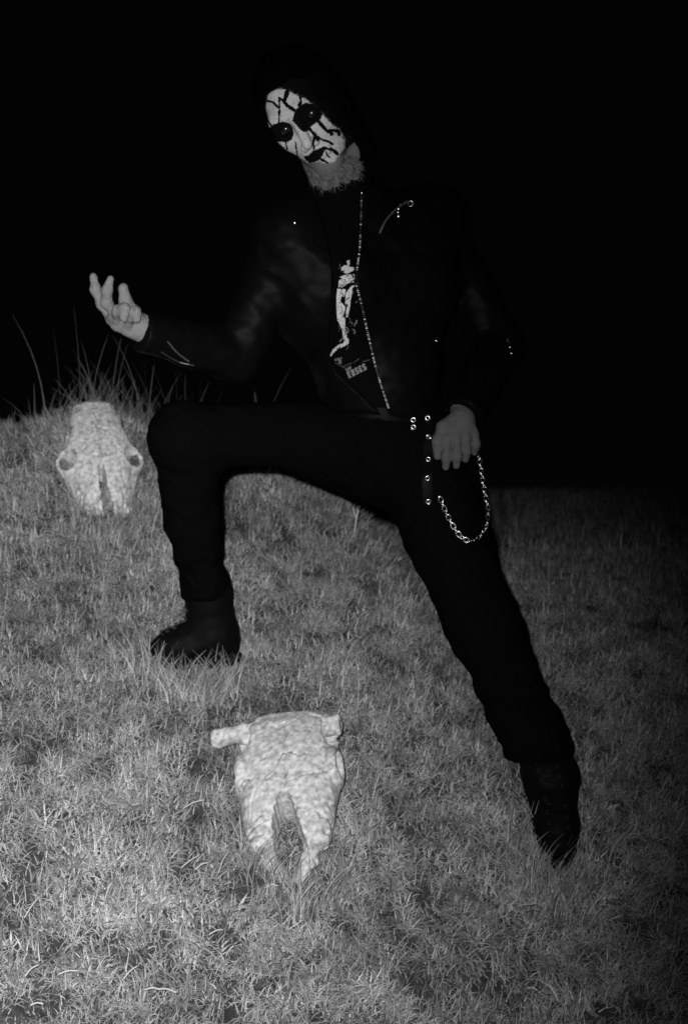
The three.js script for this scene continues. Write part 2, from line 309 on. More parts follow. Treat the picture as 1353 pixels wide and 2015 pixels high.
const headF = (x, y, z) => {
  const ax = Math.abs(x);
  let d = headParts(x, y, z);
  d = smax(d, -(Math.hypot(ax - 0.031, y * 1.25, z - 0.099) - 0.021), 0.016);
  const lid = Math.max(Math.hypot(ax - 0.031, y - 0.0015, z - 0.0715) - 0.0146, -(Math.hypot((ax - 0.031) / 0.0125, (y - 0.0010 + 12 * (ax - 0.031) ** 2) / 0.0046) - 1) * 0.0046);
  d = smin(d, lid, 0.004);
  d = smin(d, bone([0, 0.006, 0.083], [0, -0.040, 0.104], 0.0075, 0.0105)(x, y, z), 0.014);
  d = smin(d, Math.hypot(ax - 0.0125, y + 0.046, z - 0.091) - 0.0085, 0.008);
  d = smax(d, -(Math.hypot(ax - 0.007, y + 0.056, z - 0.098) - 0.0038), 0.003);
  d = smin(d, bone([0, -0.067, 0.086], [0.022, -0.072, 0.077], 0.0065, 0.004)(ax, y, z), 0.008);
  d = smin(d, bone([0, -0.079, 0.084], [0.020, -0.075, 0.077], 0.0075, 0.004)(ax, y, z), 0.008);
  d = smax(d, -(Math.hypot((y + 0.0725) * 1.6, z - 0.095, Math.max(0, ax - 0.02)) - 0.0035), 0.003);
  d = smin(d, smax(ell([0.078, -0.008, -0.012], [0.010, 0.032, 0.019])(ax, y, z), -ell([0.087, -0.006, -0.008], [0.007, 0.020, 0.011])(ax, y, z), 0.004), 0.008);
  d = smin(d, bone([0, -0.02, -0.02], [0.02, -0.11, -0.02], 0.050, 0.046)(x, y, z), 0.02);
  return d;
};
// hands, in world metres
const hL = join(0.007, chain([J.wrL, [-0.385, 1.352, -2.36], [-0.409, 1.366, -2.342]], [0.026, 0.024, 0.020]), bone([-0.385, 1.352, -2.36], [-0.434, 1.369, -2.334], 0.020, 0.012), bone([-0.385, 1.352, -2.36], [-0.440, 1.365, -2.347], 0.020, 0.012), bone([-0.380, 1.345, -2.36], [-0.430, 1.355, -2.345], 0.018, 0.012), bone([-0.378, 1.342, -2.36], [-0.411, 1.345, -2.345], 0.018, 0.011));
const fingersL = [
  chain([[-0.384, 1.356, -2.352], [-0.3965, 1.3745, -2.328], [-0.4075, 1.392, -2.31], [-0.410, 1.4165, -2.30]], [0.017, 0.0125, 0.0105, 0.0095]),
  chain([[-0.428, 1.366, -2.334], [-0.4435, 1.392, -2.31], [-0.4395, 1.411, -2.295], [-0.4325, 1.4315, -2.293]], [0.0105, 0.0092, 0.0082, 0.0072]),
  chain([[-0.440, 1.366, -2.35], [-0.4575, 1.394, -2.342], [-0.4685, 1.4185, -2.333], [-0.4715, 1.443, -2.330]], [0.0105, 0.0092, 0.0082, 0.0072]),
  chain([[-0.430, 1.357, -2.342], [-0.421, 1.375, -2.305], [-0.4055, 1.377, -2.292], [-0.4075, 1.360, -2.294]], [0.0105, 0.009, 0.0082, 0.0074]),
  chain([[-0.410, 1.347, -2.342], [-0.399, 1.366, -2.312], [-0.3865, 1.373, -2.300], [-0.3855, 1.359, -2.302]], [0.0095, 0.008, 0.0075, 0.0068])];
const hR = join(0.008, bone(J.wrR, [0.240, 1.185, -2.515], 0.026, 0.024), bone([0.240, 1.19, -2.515], [0.209, 1.150, -2.495], 0.020, 0.012), bone([0.240, 1.19, -2.515], [0.227, 1.148, -2.495], 0.021, 0.012), bone([0.240, 1.19, -2.515], [0.246, 1.150, -2.50], 0.021, 0.012), bone([0.240, 1.19, -2.515], [0.263, 1.157, -2.508], 0.019, 0.011));
const fingersR = [
  chain([[0.222, 1.186, -2.512], [0.201, 1.172, -2.502], [0.189, 1.143, -2.495], [0.189, 1.114, -2.497]], [0.015, 0.012, 0.0105, 0.009]),
  chain([[0.208, 1.150, -2.494], [0.2055, 1.114, -2.487], [0.2055, 1.091, -2.496]], [0.0105, 0.009, 0.0075]),
  chain([[0.2265, 1.148, -2.494], [0.227, 1.114, -2.486], [0.2265, 1.094, -2.495]], [0.0105, 0.009, 0.0075]),
  chain([[0.2455, 1.150, -2.499], [0.2457, 1.124, -2.492], [0.2446, 1.107, -2.501]], [0.0105, 0.0088, 0.0073]),
  chain([[0.263, 1.157, -2.508], [0.266, 1.136, -2.506], [0.265, 1.121, -2.514]], [0.0095, 0.008, 0.0068])];

const person = new THREE.Group();
thing(person, 'person', 'person in black leather jacket and cracked white face paint, one foot up the bank', 'person');

// face paint: print in the face's own x, y (tenths of a millimetre)
const FACE = {white:[[-390,630],[-285,725],[-170,750],[-45,740],[50,700],[140,625],[190,545],[305,395],[395,315],[440,210],[460,65],[500,-135],[525,-290],[540,-560],[495,-815],[420,-950],[320,-965],[200,-1010],[85,-955],[-90,-865],[-325,-770],[-420,-655],[-530,-405],[-585,-195],[-655,-90],[-610,150],[-580,390],[-500,525]],eyeR:[[-680,160],[-450,220],[-260,180],[-155,80],[-150,-15],[-215,-135],[-300,-195],[-425,-200],[-540,-135],[-700,-105]],eyeL:[[215,255],[360,245],[445,160],[485,-10],[485,-110],[370,-170],[330,-175],[205,-170],[105,-200],[60,-150],[10,-40],[-30,105],[60,195],[120,240]],mouth:[[-305,-630],[-180,-645],[-20,-605],[160,-645],[190,-690],[90,-760],[-20,-795],[-125,-795],[-235,-775],[-320,-710]],lines:[[[[145,615],[80,555],[0,495]],65],[[[-375,645],[-250,580],[-180,440]],41],[[[-80,590],[-25,500],[10,395],[95,255]],46],[[[-95,550],[-165,415],[-325,190]],39],[[[305,395],[285,310],[225,285]],49],[[[-555,420],[-520,325],[-495,215]],36],[[[360,-190],[380,-370],[390,-485]],46],[[[420,-440],[475,-495],[505,-580],[485,-660]],39],[[[430,-480],[405,-550]],55],[[[140,-165],[155,-285],[170,-365],[225,-515],[300,-625],[325,-730]],42],[[[170,-365],[95,-465],[-15,-585]],36],[[[185,-665],[260,-750],[310,-945]],42],[[[25,-790],[45,-875],[85,-955]],33],[[[180,-735],[155,-825],[165,-895]],20],[[[-435,-180],[-520,-340]],29],[[[-260,-290],[-385,-485],[-470,-600]],24]]};
const paintTex = (() => {
  const W = 1024, H = 1843, cv = document.createElement('canvas'); cv.width = W; cv.height = H; const c = cv.getContext('2d');
  const X = (v) => (v / 10000 + 0.1) / 0.2 * W, Y = (v) => (1 - (v / 10000 + 0.24) / 0.36) * H;
  const path = (p) => { c.beginPath(); p.forEach(([x, y], i) => i ? c.lineTo(X(x), Y(y)) : c.moveTo(X(x), Y(y))); };
  const css = (v) => { const s = Math.round(255 * (v <= 0.0031 ? v * 12.92 : 1.055 * Math.pow(v, 1 / 2.4) - 0.055)); return `rgb(${s},${s},${s})`; };
  c.fillStyle = css(0.19); c.fillRect(0, 0, W, H);
  c.fillStyle = css(0.003); c.fillRect(0, 0, W, Y(-420));
  c.fillRect(X(330), 0, W, Y(-1000)); c.fillRect(0, 0, X(-480), Y(-800));
  c.fillStyle = css(0.74); c.strokeStyle = css(0.74); path(FACE.white); c.closePath(); c.fill();
  // streaky, uneven paint
  for (let i = 0; i < 2600; i++) { const x = rr(-700, 700), y = rr(-1000, 760); c.globalAlpha = rr(0.06, 0.24); c.fillStyle = css(rnd() < 0.6 ? 0.28 : 0.92);
    c.save(); path(FACE.white); c.closePath(); c.clip(); c.beginPath(); c.ellipse(X(x), Y(y), rr(3, 12), rr(3, 18), rr(0, 3), 0, 7); c.fill(); c.restore(); }
  for (let i = 0; i < 9000; i++) { const x = rr(-990, 990), y = rr(-2200, -780); c.globalAlpha = rr(0.15, 0.45); c.fillStyle = css(rnd() < 0.6 ? 0.10 : 0.34); c.fillRect(X(x), Y(y), rr(2, 5), rr(4, 12)); }
  c.globalAlpha = 1; c.fillStyle = css(0.004); c.strokeStyle = css(0.005); c.lineJoin = c.lineCap = 'round'; c.lineWidth = 10;
  const dab = (x, y, r) => { c.beginPath(); c.ellipse(X(x), Y(y), r * rr(0.7, 1.25), r * rr(0.7, 1.25), rr(0, 3), 0, 7); c.fill(); };
  const walk = (p, step, fn) => { for (let i = 0; i + 1 < p.length; i++) { const n = Math.ceil(Math.hypot(p[i + 1][0] - p[i][0], p[i + 1][1] - p[i][1]) / step); for (let j = 0; j <= n; j++) fn(p[i][0] + (p[i + 1][0] - p[i][0]) * j / n, p[i][1] + (p[i + 1][1] - p[i][1]) * j / n); } };
  // the white is dabbed thin and patchy along its edge
  walk([...FACE.white, FACE.white[0]], 12, (x, y) => { c.fillStyle = css(y > -750 ? 0.004 : 0.16); c.globalAlpha = 0.75; if (rnd() < 0.5) dab(x + rr(-14, 14), y + rr(-14, 14), rr(2, 7)); c.fillStyle = css(0.35); c.globalAlpha = 0.3; dab(x + rr(-25, 25), y + rr(-25, 25), rr(3, 9)); });
  c.globalAlpha = 1; c.fillStyle = css(0.004);
  for (const k of ['eyeR', 'eyeL', 'mouth']) { path(FACE[k]); c.closePath(); c.fill(); walk([...FACE[k], FACE[k][0]], 8, (x, y) => { c.globalAlpha = rr(0.4, 1); dab(x + rr(-8, 8), y + rr(-8, 8), rr(2, 7)); }); c.globalAlpha = 1; }
  for (const [l, w] of FACE.lines) { const lw = w / 10000 / 0.2 * W * 0.6; let wob = 0; walk(l, 4, (x, y) => { wob += rr(-0.12, 0.12); wob *= 0.94; c.globalAlpha = rr(0.55, 1); dab(x + rr(-3, 3), y + rr(-3, 3), lw * (0.9 + wob)); }); c.globalAlpha = 1; }
  c.fillStyle = css(0.22); c.fillRect(0, H - 24, 24, 24); c.fillStyle = css(0.10); c.fillRect(28, H - 24, 40, 24);   // bare skin; darker on the hip hand, weaker light put into the colour
  const t = new THREE.CanvasTexture(cv); t.colorSpace = THREE.SRGBColorSpace; return t;
})();
const skinMat = new THREE.MeshPhysicalMaterial({ map: paintTex, roughness: 0.85, specularIntensity: 0.2 });
{
  const head = netMesh(headF, [-0.1, -0.135, -0.12], [0.1, 0.135, 0.13], 0.002);
  const p = head.attributes.position, uv = head.attributes.uv;
  for (let i = 0; i < p.count; i++) { const back = p.getZ(i) < -0.03 && p.getY(i) < -0.03; uv.setXY(i, back ? 0.008 : (p.getX(i) + 0.1) / 0.2, back ? 0.006 : (p.getY(i) + 0.24) / 0.36); }
  head.applyMatrix4(HM);
  const fixed = (g) => { for (let i = 0; i < g.attributes.uv.count; i++) g.attributes.uv.setXY(i, 0.008, 0.006); return g; };
  const bodyF = join(0.03, torso, neckF, arms[0], arms[1], legs[0], legs[1]);
  const body = fixed(netMesh(bodyF, [-0.46, 0.40, -2.95], [0.46, 1.79, -2.32], 0.012)), inv = HM.clone().invert(), v = new THREE.Vector3();
  for (let i = 0; i < body.attributes.position.count; i++) { v.fromBufferAttribute(body.attributes.position, i); if (neckF(v.x, v.y, v.z) < 0.02 && v.y > 1.58) { v.applyMatrix4(inv); body.attributes.uv.setXY(i, Math.min(0.98, Math.max(0.02, (v.x + 0.1) / 0.2)), Math.min(0.3, Math.max(0.03, (v.y + 0.24) / 0.36))); } }
  const skinBump = (f) => (x, y, z) => f(x, y, z) + 0.0008 * nz(x * 180, y * 180, z * 180) + 0.0010 * nz(x * 70, y * 70, z * 70);
  const handL = ((g) => { const p = g.attributes.position; for (let i = 0; i < p.count; i++) g.attributes.uv.setXY(i, 0.5 + 0.44 * Math.sin(p.getX(i) * 34 + p.getZ(i) * 21), 0.12 + 0.07 * Math.sin(p.getY(i) * 38 + p.getZ(i) * 15)); return g; })(netMesh(skinBump((x, y, z) => { let d = hL(x, y, z); for (const q of fingersL) d = smin(d, q(x, y, z), 0.0035); return d; }), [-0.49, 1.30, -2.42], [-0.33, 1.46, -2.27], 0.0022));
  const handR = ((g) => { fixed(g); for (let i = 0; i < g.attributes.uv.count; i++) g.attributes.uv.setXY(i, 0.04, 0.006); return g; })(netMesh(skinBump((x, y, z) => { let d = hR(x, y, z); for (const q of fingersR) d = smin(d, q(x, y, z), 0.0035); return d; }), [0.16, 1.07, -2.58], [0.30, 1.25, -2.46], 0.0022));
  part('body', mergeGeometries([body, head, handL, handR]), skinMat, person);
  const eyeM = grey(0.012, { roughness: 0.22, clearcoat: 1, clearcoatRoughness: 0.18 });
  for (const s of [-1, 1]) { const g = new THREE.SphereGeometry(0.0125, 24, 16); g.translate(s * 0.031, 0.0015, 0.0725); g.applyMatrix4(HM); part('eye', g, eyeM, person); }
  // close-cropped hair and sideburns, black
  const hair = netMesh((x, y, z) => { const line = 0.094 - 0.9 * Math.max(0, Math.abs(x) - 0.035) - 0.0;
    let d = smin(cranium(x, y, z) - 0.013, Math.min(bone([0.054, 0.0, -0.025], [0.050, -0.125, -0.022], 0.036, 0.032)(x, y, z), bone([-0.052, 0.0, -0.03], [-0.048, -0.07, -0.035], 0.036, 0.02)(x, y, z), bone([0.03, -0.02, -0.06], [0.03, -0.10, -0.055], 0.045, 0.03)(x, y, z)), 0.02) + 0.0025 * nz(x * 90, y * 60, z * 90);
    d = smax(d, -Math.max(-(z - 0.012), y - Math.max(0.060, line - 0.018)), 0.004);
    return smax(d, -0.15 - y, 0.004); }, [-0.11, -0.16, -0.14], [0.11, 0.15, 0.12], 0.004);
  hair.applyMatrix4(HM); part('hair', hair, hairMat, person);
}

// rough grey beard under the chin
{
  const core = join(0.02, ell([-0.012, -0.126, 0.046], [0.040, 0.037, 0.034]), ell([0.012, -0.134, 0.030], [0.034, 0.032, 0.030]), bone([-0.030, -0.100, 0.05], [0.0, -0.104, 0.066], 0.012, 0.014));
  const f = (x, y, z) => core(x, y, z) + 0.004 * nz(x * 60, y * 40, z * 60) + 0.0035 * nz(x * 190, y * 90, z * 190);
  const g = netMesh(f, [-0.08, -0.19, -0.03], [0.08, -0.06, 0.1], 0.0026), gs = [], p = g.attributes.position, nn = g.attributes.normal, tint = (q, v) => { const c = new Float32Array(q.attributes.position.count * 3); for (let i = 0; i < c.length; i += 3) c.fill(typeof v === 'number' ? v : v(i / 3), i, i + 3); q.setAttribute('color', new THREE.BufferAttribute(c, 3)); return q; };
  tint(g, (i) => Math.max(0.04, 0.15 + 0.12 * nz(p.getX(i) * 220, p.getY(i) * 120, p.getZ(i) * 220) + rr(-0.04, 0.04)));
  for (let i = 0; i < 1500; i++) {
    const k = (rnd() * p.count) | 0, a = new THREE.Vector3().fromBufferAttribute(p, k), n = new THREE.Vector3().fromBufferAttribute(nn, k), d = new THREE.Vector3(rr(-0.3, 0.4), -0.75, rr(-0.1, 0.3)).addScaledVector(n, 0.7).normalize();
    if (a.z < 0) continue;
    const L = rr(0.006, 0.016), s = new THREE.ConeGeometry(0.00045, L, 3, 1); s.translate(0, L / 2, 0); s.applyQuaternion(new THREE.Quaternion().setFromUnitVectors(new THREE.Vector3(0, 1, 0), d)); s.translate(a.x, a.y, a.z); gs.push(tint(s, rr(0.08, 0.38)));
  }
  g.deleteAttribute('uv'); gs.forEach((s) => s.deleteAttribute('uv'));
  const all = mergeGeometries([g, ...gs]); all.applyMatrix4(HM);
  part('beard', all, new THREE.MeshPhysicalMaterial({ vertexColors: true, roughness: 0.9, specularIntensity: 0.2 }), person);
}
// shirt with a torn white print
const SHIRT = [[[4.9,1498.7],[11.5,1501.4],[11.5,1492.1],[8.8,1487.5],[20.7,1486.2],[19.4,1480.3],[6.2,1472.4],[-0.4,1473.7],[0.9,1478.9],[-5.7,1477.0],[-5.7,1484.2],[0.9,1489.5],[7.5,1490.1]],[[-9.6,1465.1],[2.3,1469.7],[7.5,1471.0],[20.7,1472.4],[20.7,1456.5],[8.8,1453.9],[-3.0,1444.7],[-10.9,1444.7],[-10.3,1457.9],[-3.0,1461.8]],[[-13.6,1442.0],[3.6,1442.0],[0.9,1427.5],[-5.7,1426.2],[-7.0,1418.3],[2.3,1409.1],[2.3,1403.8],[-1.7,1391.9],[2.3,1386.7],[2.3,1369.5],[6.2,1362.9],[6.2,1353.7],[10.2,1349.8],[9.5,1343.2],[0.9,1337.9],[-13.6,1332.6],[-22.8,1324.7],[-26.7,1320.1],[-28.7,1322.1],[-22.8,1332.6],[-10.9,1340.5],[-1.7,1343.2],[0.9,1348.4],[-2.4,1355.0],[-3.0,1364.3],[-8.3,1376.1],[-13.6,1384.0],[-14.9,1406.4],[-14.9,1426.2]],[[23.3,1451.3],[16.8,1444.7],[15.4,1431.5],[12.8,1420.9],[12.1,1409.1],[7.5,1390.6],[3.6,1389.3],[3.6,1397.2],[6.2,1410.4],[2.3,1414.3],[3.6,1434.1],[7.5,1439.4],[14.1,1448.6]],[[-20.2,1315.5],[-4.3,1318.1],[-5.7,1304.9],[-10.9,1306.3],[-12.2,1312.8],[-18.8,1311.5]],[[2.3,1294.4],[14.1,1301.0],[15.4,1295.7],[6.2,1289.1]]];
const shirtTex = (() => {
  const W = 512, H = 1024, cv = document.createElement('canvas'); cv.width = W; cv.height = H; const c = cv.getContext('2d');
  const X = (mm) => (mm / 1000 + 0.07) / 0.16 * W, Y = (mm) => (1 - (mm / 1000 - 1.22) / 0.32) * H;
  c.fillStyle = '#0b0b0b'; c.fillRect(0, 0, W, H);
  SHIRT.forEach((p, k) => { c.fillStyle = k < 4 ? '#d8d8d8' : '#747474'; c.beginPath(); p.forEach(([x, y], i) => i ? c.lineTo(X(x), Y(y)) : c.moveTo(X(x), Y(y))); c.closePath(); c.fill(); });
  // dark creases in the print
  c.lineCap = 'round';
  for (let i = 0; i < 46; i++) { const x = rr(-16, 22), y = rr(1330, 1500), a = rr(0.6, 2.2), l = rr(3, 11); c.strokeStyle = rnd() < 0.6 ? '#151515' : '#8a8a8a'; c.lineWidth = rr(2, 7); c.beginPath(); c.moveTo(X(x), Y(y)); c.quadraticCurveTo(X(x + 2 + l * 0.3), Y(y + l * 0.5), X(x + l * Math.cos(a)), Y(y + l * Math.sin(a))); c.stroke(); }
  c.strokeStyle = '#555'; c.lineWidth = 5; for (const q of [[[-18, 1308], [4, 1296], [14, 1290]], [[20, 1306], [30, 1314]], [[38, 1308], [52, 1312]], [[-2, 1300], [16, 1306]]]) { c.beginPath(); q.forEach(([x, y], i) => i ? c.lineTo(X(x), Y(y)) : c.moveTo(X(x), Y(y))); c.stroke(); }
  for (let i = 0; i < 900; i++) { const x = rr(-30, 26), y = rr(1285, 1503); c.fillStyle = '#0d0d0d'; c.globalAlpha = rr(0.3, 0.9); c.fillRect(X(x), Y(y), rr(1, 5), rr(2, 9)); }
  c.globalAlpha = 1; c.save(); c.translate(X(11), Y(1277)); c.rotate(-Math.atan2(1301 - 1281, 43.5)); c.strokeStyle = '#bdbdbd'; c.lineWidth = 3; c.lineJoin = 'round'; [...'ENSES'].forEach((ch, i) => { const L = { E: [[15, 0], [0, 0], [0, -38], [15, -38], [15, -32], [6, -32], [6, -23], [13, -23], [13, -17], [6, -17], [6, -6], [15, -6], [15, 0]], N: [[0, 0], [0, -38], [6, -38], [11, -16], [11, -38], [17, -38], [17, 0], [11, 0], [6, -20], [6, 0], [0, 0]], S: [[0, 0], [14, 0], [17, -6], [17, -18], [6, -24], [6, -31], [16, -31], [16, -38], [3, -38], [0, -33], [0, -21], [11, -14], [11, -7], [0, -7], [0, 0]] }[ch]; c.beginPath(); L.forEach(([x, y], j) => j ? c.lineTo(x + i * 27, y) : c.moveTo(x + i * 27, y)); c.stroke(); }); c.restore();
  const t = new THREE.CanvasTexture(cv); t.colorSpace = THREE.SRGBColorSpace; return t;
})();
const folds = (x, y, z, s) => 0.005 * (0.35 - Math.abs(nz(x * 11 + s, y * 16 + x * 9, z * 11))) + 0.0035 * nz(x * 14 + s, y * 22, z * 14) + 0.002 * nz(x * 34, y * 40 + s, z * 34);
{
  const f = (x, y, z) => { let d = join(0.05, torso, bone(J.neck, [-0.032, 1.70, -2.533], 0.061, 0.056))(x, y, z) - 0.004 - 0.35 * folds(x, y, z, 3);
    d = smax(d, (x - J.neck[0]) * -0.44 + (y - J.neck[1]) * 0.82 + (z - J.neck[2]) * 0.41 - 0.13, 0.006); return smax(d, 1.14 - y, 0.01); };
  const g = netMesh(f, [-0.2, 1.12, -2.82], [0.28, 1.78, -2.40], 0.007), p = g.attributes.position, uv = g.attributes.uv;
  for (let i = 0; i < p.count; i++) { const front = g.attributes.normal.getZ(i) > 0; uv.setXY(i, front ? Math.min(0.999, Math.max(0.001, (p.getX(i) + 0.07) / 0.16)) : 0.001, front ? Math.min(0.999, Math.max(0.001, (p.getY(i) - 1.22) / 0.32)) : 0.001); }
  part('t_shirt', g, new THREE.MeshPhysicalMaterial({ map: shirtTex, roughness: 1, specularIntensity: 0.05 }), person);
}
// jacket
const OPEN = [[-0.058, 1.645], [-0.045, 1.59], [-0.030, 1.53], [-0.022, 1.485], [-0.020, 1.414], [-0.033, 1.323], [-0.010, 1.285], [0.066, 1.215], [0.092, 1.190], [0.089, 1.211], [0.0645, 1.282], [0.044, 1.363], [0.020, 1.452], [0.022, 1.485], [0.030, 1.587], [0.030, 1.665]];
const sleeves = [chain([J.shL, J.elL, [-0.392, 1.345, -2.356]], [0.062, 0.053, 0.037], 0.02), chain([J.shR, J.elR, [0.240, 1.195, -2.522]], [0.063, 0.053, 0.043], 0.02)];
const cuffPlane = [[[-0.388, 1.345, -2.358], [-0.74, 0.09, 0.67]], [[0.241, 1.198, -2.524], [-0.46, -0.69, 0.56]]];
const jacketF = (x, y, z) => {
  let d = torso(x, y, z) - 0.017;
  d = smax(d, 1.20 - 0.12 * (x - 0.08) - y, 0.01);
  const ring = Math.max(bone(J.neck, J.skullBase, 0.090, 0.086)(x, y, z), -bone(J.neck, J.skullBase, 0.070, 0.066)(x, y, z), (x - J.neck[0]) * -0.44 + (y - J.neck[1]) * 0.82 + (z - J.neck[2]) * 0.41 - 0.075);
  d = smin(d, ring, 0.015);
  for (let i = 0; i < 2; i++) { const [o, n] = cuffPlane[i]; let a = sleeves[i](x, y, z) - 0.6 * folds(x, y, z, 20 + i); a = smax(a, (x - o[0]) * n[0] + (y - o[1]) * n[1] + (z - o[2]) * n[2], 0.006); d = smin(d, a, 0.02); }
  d -= folds(x, y, z, 9);
  const cut = Math.max(polyDist(OPEN, x, y), -2.60 - z);
  d = smax(d, -cut, 0.004);
  return smax(d, -(neckF(x, y, z) - 0.010), 0.005);
};
const jacket = part('jacket', netMesh(jacketF, [-0.42, 1.14, -2.86], [0.44, 1.74, -2.33], 0.0062), leather, person);
const front = (f, x, y, z0 = -2.28) => { let z = z0; for (let i = 0; i < 500; i++) { if (f(x, y, z) < 0) return z; z -= 0.0015; } return null; };
function along(pts, step) { const c = new THREE.CatmullRomCurve3(pts.map((p) => new THREE.Vector3(p[0], p[1], 0))), L = c.getLength(), n = Math.max(2, Math.round(L / step)); return c.getSpacedPoints(n).map((p) => [p.x, p.y]); }
function onSurface(f, pts, step, lift) { const o = []; let last = -2.5; for (const [x, y] of along(pts, step)) { const z = front(f, x, y); if (z !== null) last = z; o.push([x, y, last + lift]); } return o; }
function zip(f, pts, w, name, dx = 0.004) {
  const line = onSurface(f, pts.map(([x, y]) => [x + dx, y]), 0.0042, 0.0008), gs = [];
  line.forEach((p, i) => { const q = line[Math.min(i + 1, line.length - 1)], o = line[Math.max(i - 1, 0)]; const b = new THREE.BoxGeometry(w, 0.0019, 0.0024); b.rotateX(rr(-0.22, 0.22)); b.rotateZ(rr(-0.1, 0.1) + Math.atan2(q[1] - o[1], q[0] - o[0]) + Math.PI / 2); b.translate(...p); gs.push(b); });
  part(name, mergeGeometries(gs), zipSteel, jacket).userData.kind = 'stuff';   // teeth about a pixel each
}
zip(jacketF, [[0.0316, 1.6576], [0.0296, 1.5793], [0.0266, 1.5191], [0.0216, 1.479]], 0.0032, 'lapel_zip');
zip(jacketF, [[0.0196, 1.4509], [0.0316, 1.4088], [0.0446, 1.3586], [0.0657, 1.2784], [0.0875, 1.2149]], 0.0036, 'front_zip');
part('zip_pull', tube(onSurface(jacketF, [[-0.0195, 1.526], [-0.0185, 1.511], [-0.0205, 1.500]], 0.004, 0.003), 0.0017), zipSteel, jacket);
// shoulder strap, its piping and its studs
part('epaulette', tube(onSurface(jacketF, [[0.0714, 1.5627], [0.0858, 1.5936], [0.1064, 1.6203], [0.1301, 1.645]], 0.006, 0.001), 0.0022), grey(0.10, { roughness: 0.6 }), jacket);
const dome = new THREE.SphereGeometry(1, 14, 8, 0, 6.2832, 0, 1.5708).rotateX(Math.PI / 2);
function stud(f, x, y, r, name, parent, tilt = 0) { const z = front(f, x, y); if (z === null) return; const g = dome.clone().scale(r, r, r * 0.7); g.rotateX(tilt); g.translate(x, y, z); part(name, g, steel, parent); }
for (const [x, y, r] of [[0.1167, 1.6326, 0.0045], [0.1115, 1.6223, 0.0040], [0.1105, 1.6145, 0.003], [0.1115, 1.606, 0.0050], [-0.0964, 1.566, 0.0035], [0.1929, 1.3586, 0.003], [0.352, 1.368, 0.0045], [0.355, 1.352, 0.003], [0.357, 1.338, 0.0035], [0.085, 1.206, 0.0035], [0.0355, 1.64, 0.002]]) stud(jacketF, x, y, r, 'stud', jacket, 0.3);  // the three by the elbow are added to strengthen the sleeve zip glints
part('strap_ring', new THREE.TorusGeometry(0.0055, 0.0016, 8, 20).translate(0.1380, 1.640, (front(jacketF, 0.1380, 1.640) ?? -2.62) + 0.003), steel, jacket);
part('cuff_zip', tube(onSurface(jacketF, [[-0.3360, 1.326], [-0.3223, 1.3089], [-0.3020, 1.2935]], 0.005, 0.0006), 0.0020), grey(0.45, { metalness: 1, roughness: 0.45 }), jacket);
part('cuff_piping', tube(onSurface(jacketF, [[-0.3500, 1.3070], [-0.3353, 1.2990], [-0.3176, 1.2915], [-0.2940, 1.2870]], 0.005, 0.0004), 0.0016), grey(0.22, { metalness: 1, roughness: 0.5 }), jacket);
part('sleeve_zip', mergeGeometries([tube(onSurface(jacketF, [[0.352, 1.372], [0.3545, 1.360]], 0.003, 0.002), 0.0032), tube(onSurface(jacketF, [[0.3550, 1.338], [0.3600, 1.337]], 0.003, 0.002), 0.0022)].map((g) => g)), steel, jacket);

// trousers
const trouserF = (() => {
  const f = join(0.05, chain([J.hipL, [-0.15, 1.170, -2.655], J.knL], [0.102, 0.070, 0.066]), chain([J.hipR, [0.215, 0.94, -2.59], J.knR], [0.102, 0.083, 0.068]), bone(J.pelvis, [0.08, 1.20, -2.68], 0.115, 0.105));
  const low = join(0.03, chain([J.knL, [-0.328, 0.98, -2.675], [-0.311, 0.825, -2.765]], [0.066, 0.057, 0.047]), chain([J.knR, [0.356, 0.60, -2.53], [0.398, 0.515, -2.535]], [0.068, 0.063, 0.062]));
  const roll = join(0.01, chain([[-0.312, 0.85, -2.755], [-0.308, 0.835, -2.76]], [0.048, 0.052]), chain([[0.386, 0.548, -2.532], [0.394, 0.525, -2.535]], [0.068, 0.067]));
  return (x, y, z) => { let d = smin(f(x, y, z), smin(low(x, y, z), roll(x, y, z), 0.012), 0.04); const lowWrinkle = y < 0.9 && x < 0 || y < 0.66 ? 1.7 : 1;
    d -= lowWrinkle * (0.0055 * nz(x * 12, y * 24, z * 12) + 0.0045 * (0.4 - Math.abs(nz(x * 20, y * 34 + x * 18, z * 20))) + 0.002 * nz(x * 40, y * 70, z * 40)); d = smax(d, y - 1.235 - 0.0 * x, 0.01);
    return smax(smax(d, x < 0.1 ? 0.80 - y : -1, 0.008), x > 0.1 ? 0.495 - y : -1, 0.008); };
})();
const trousers = part('trousers', netMesh(trouserF, [-0.44, 0.49, -2.9], [0.48, 1.26, -2.40], 0.0072), cloth, person);

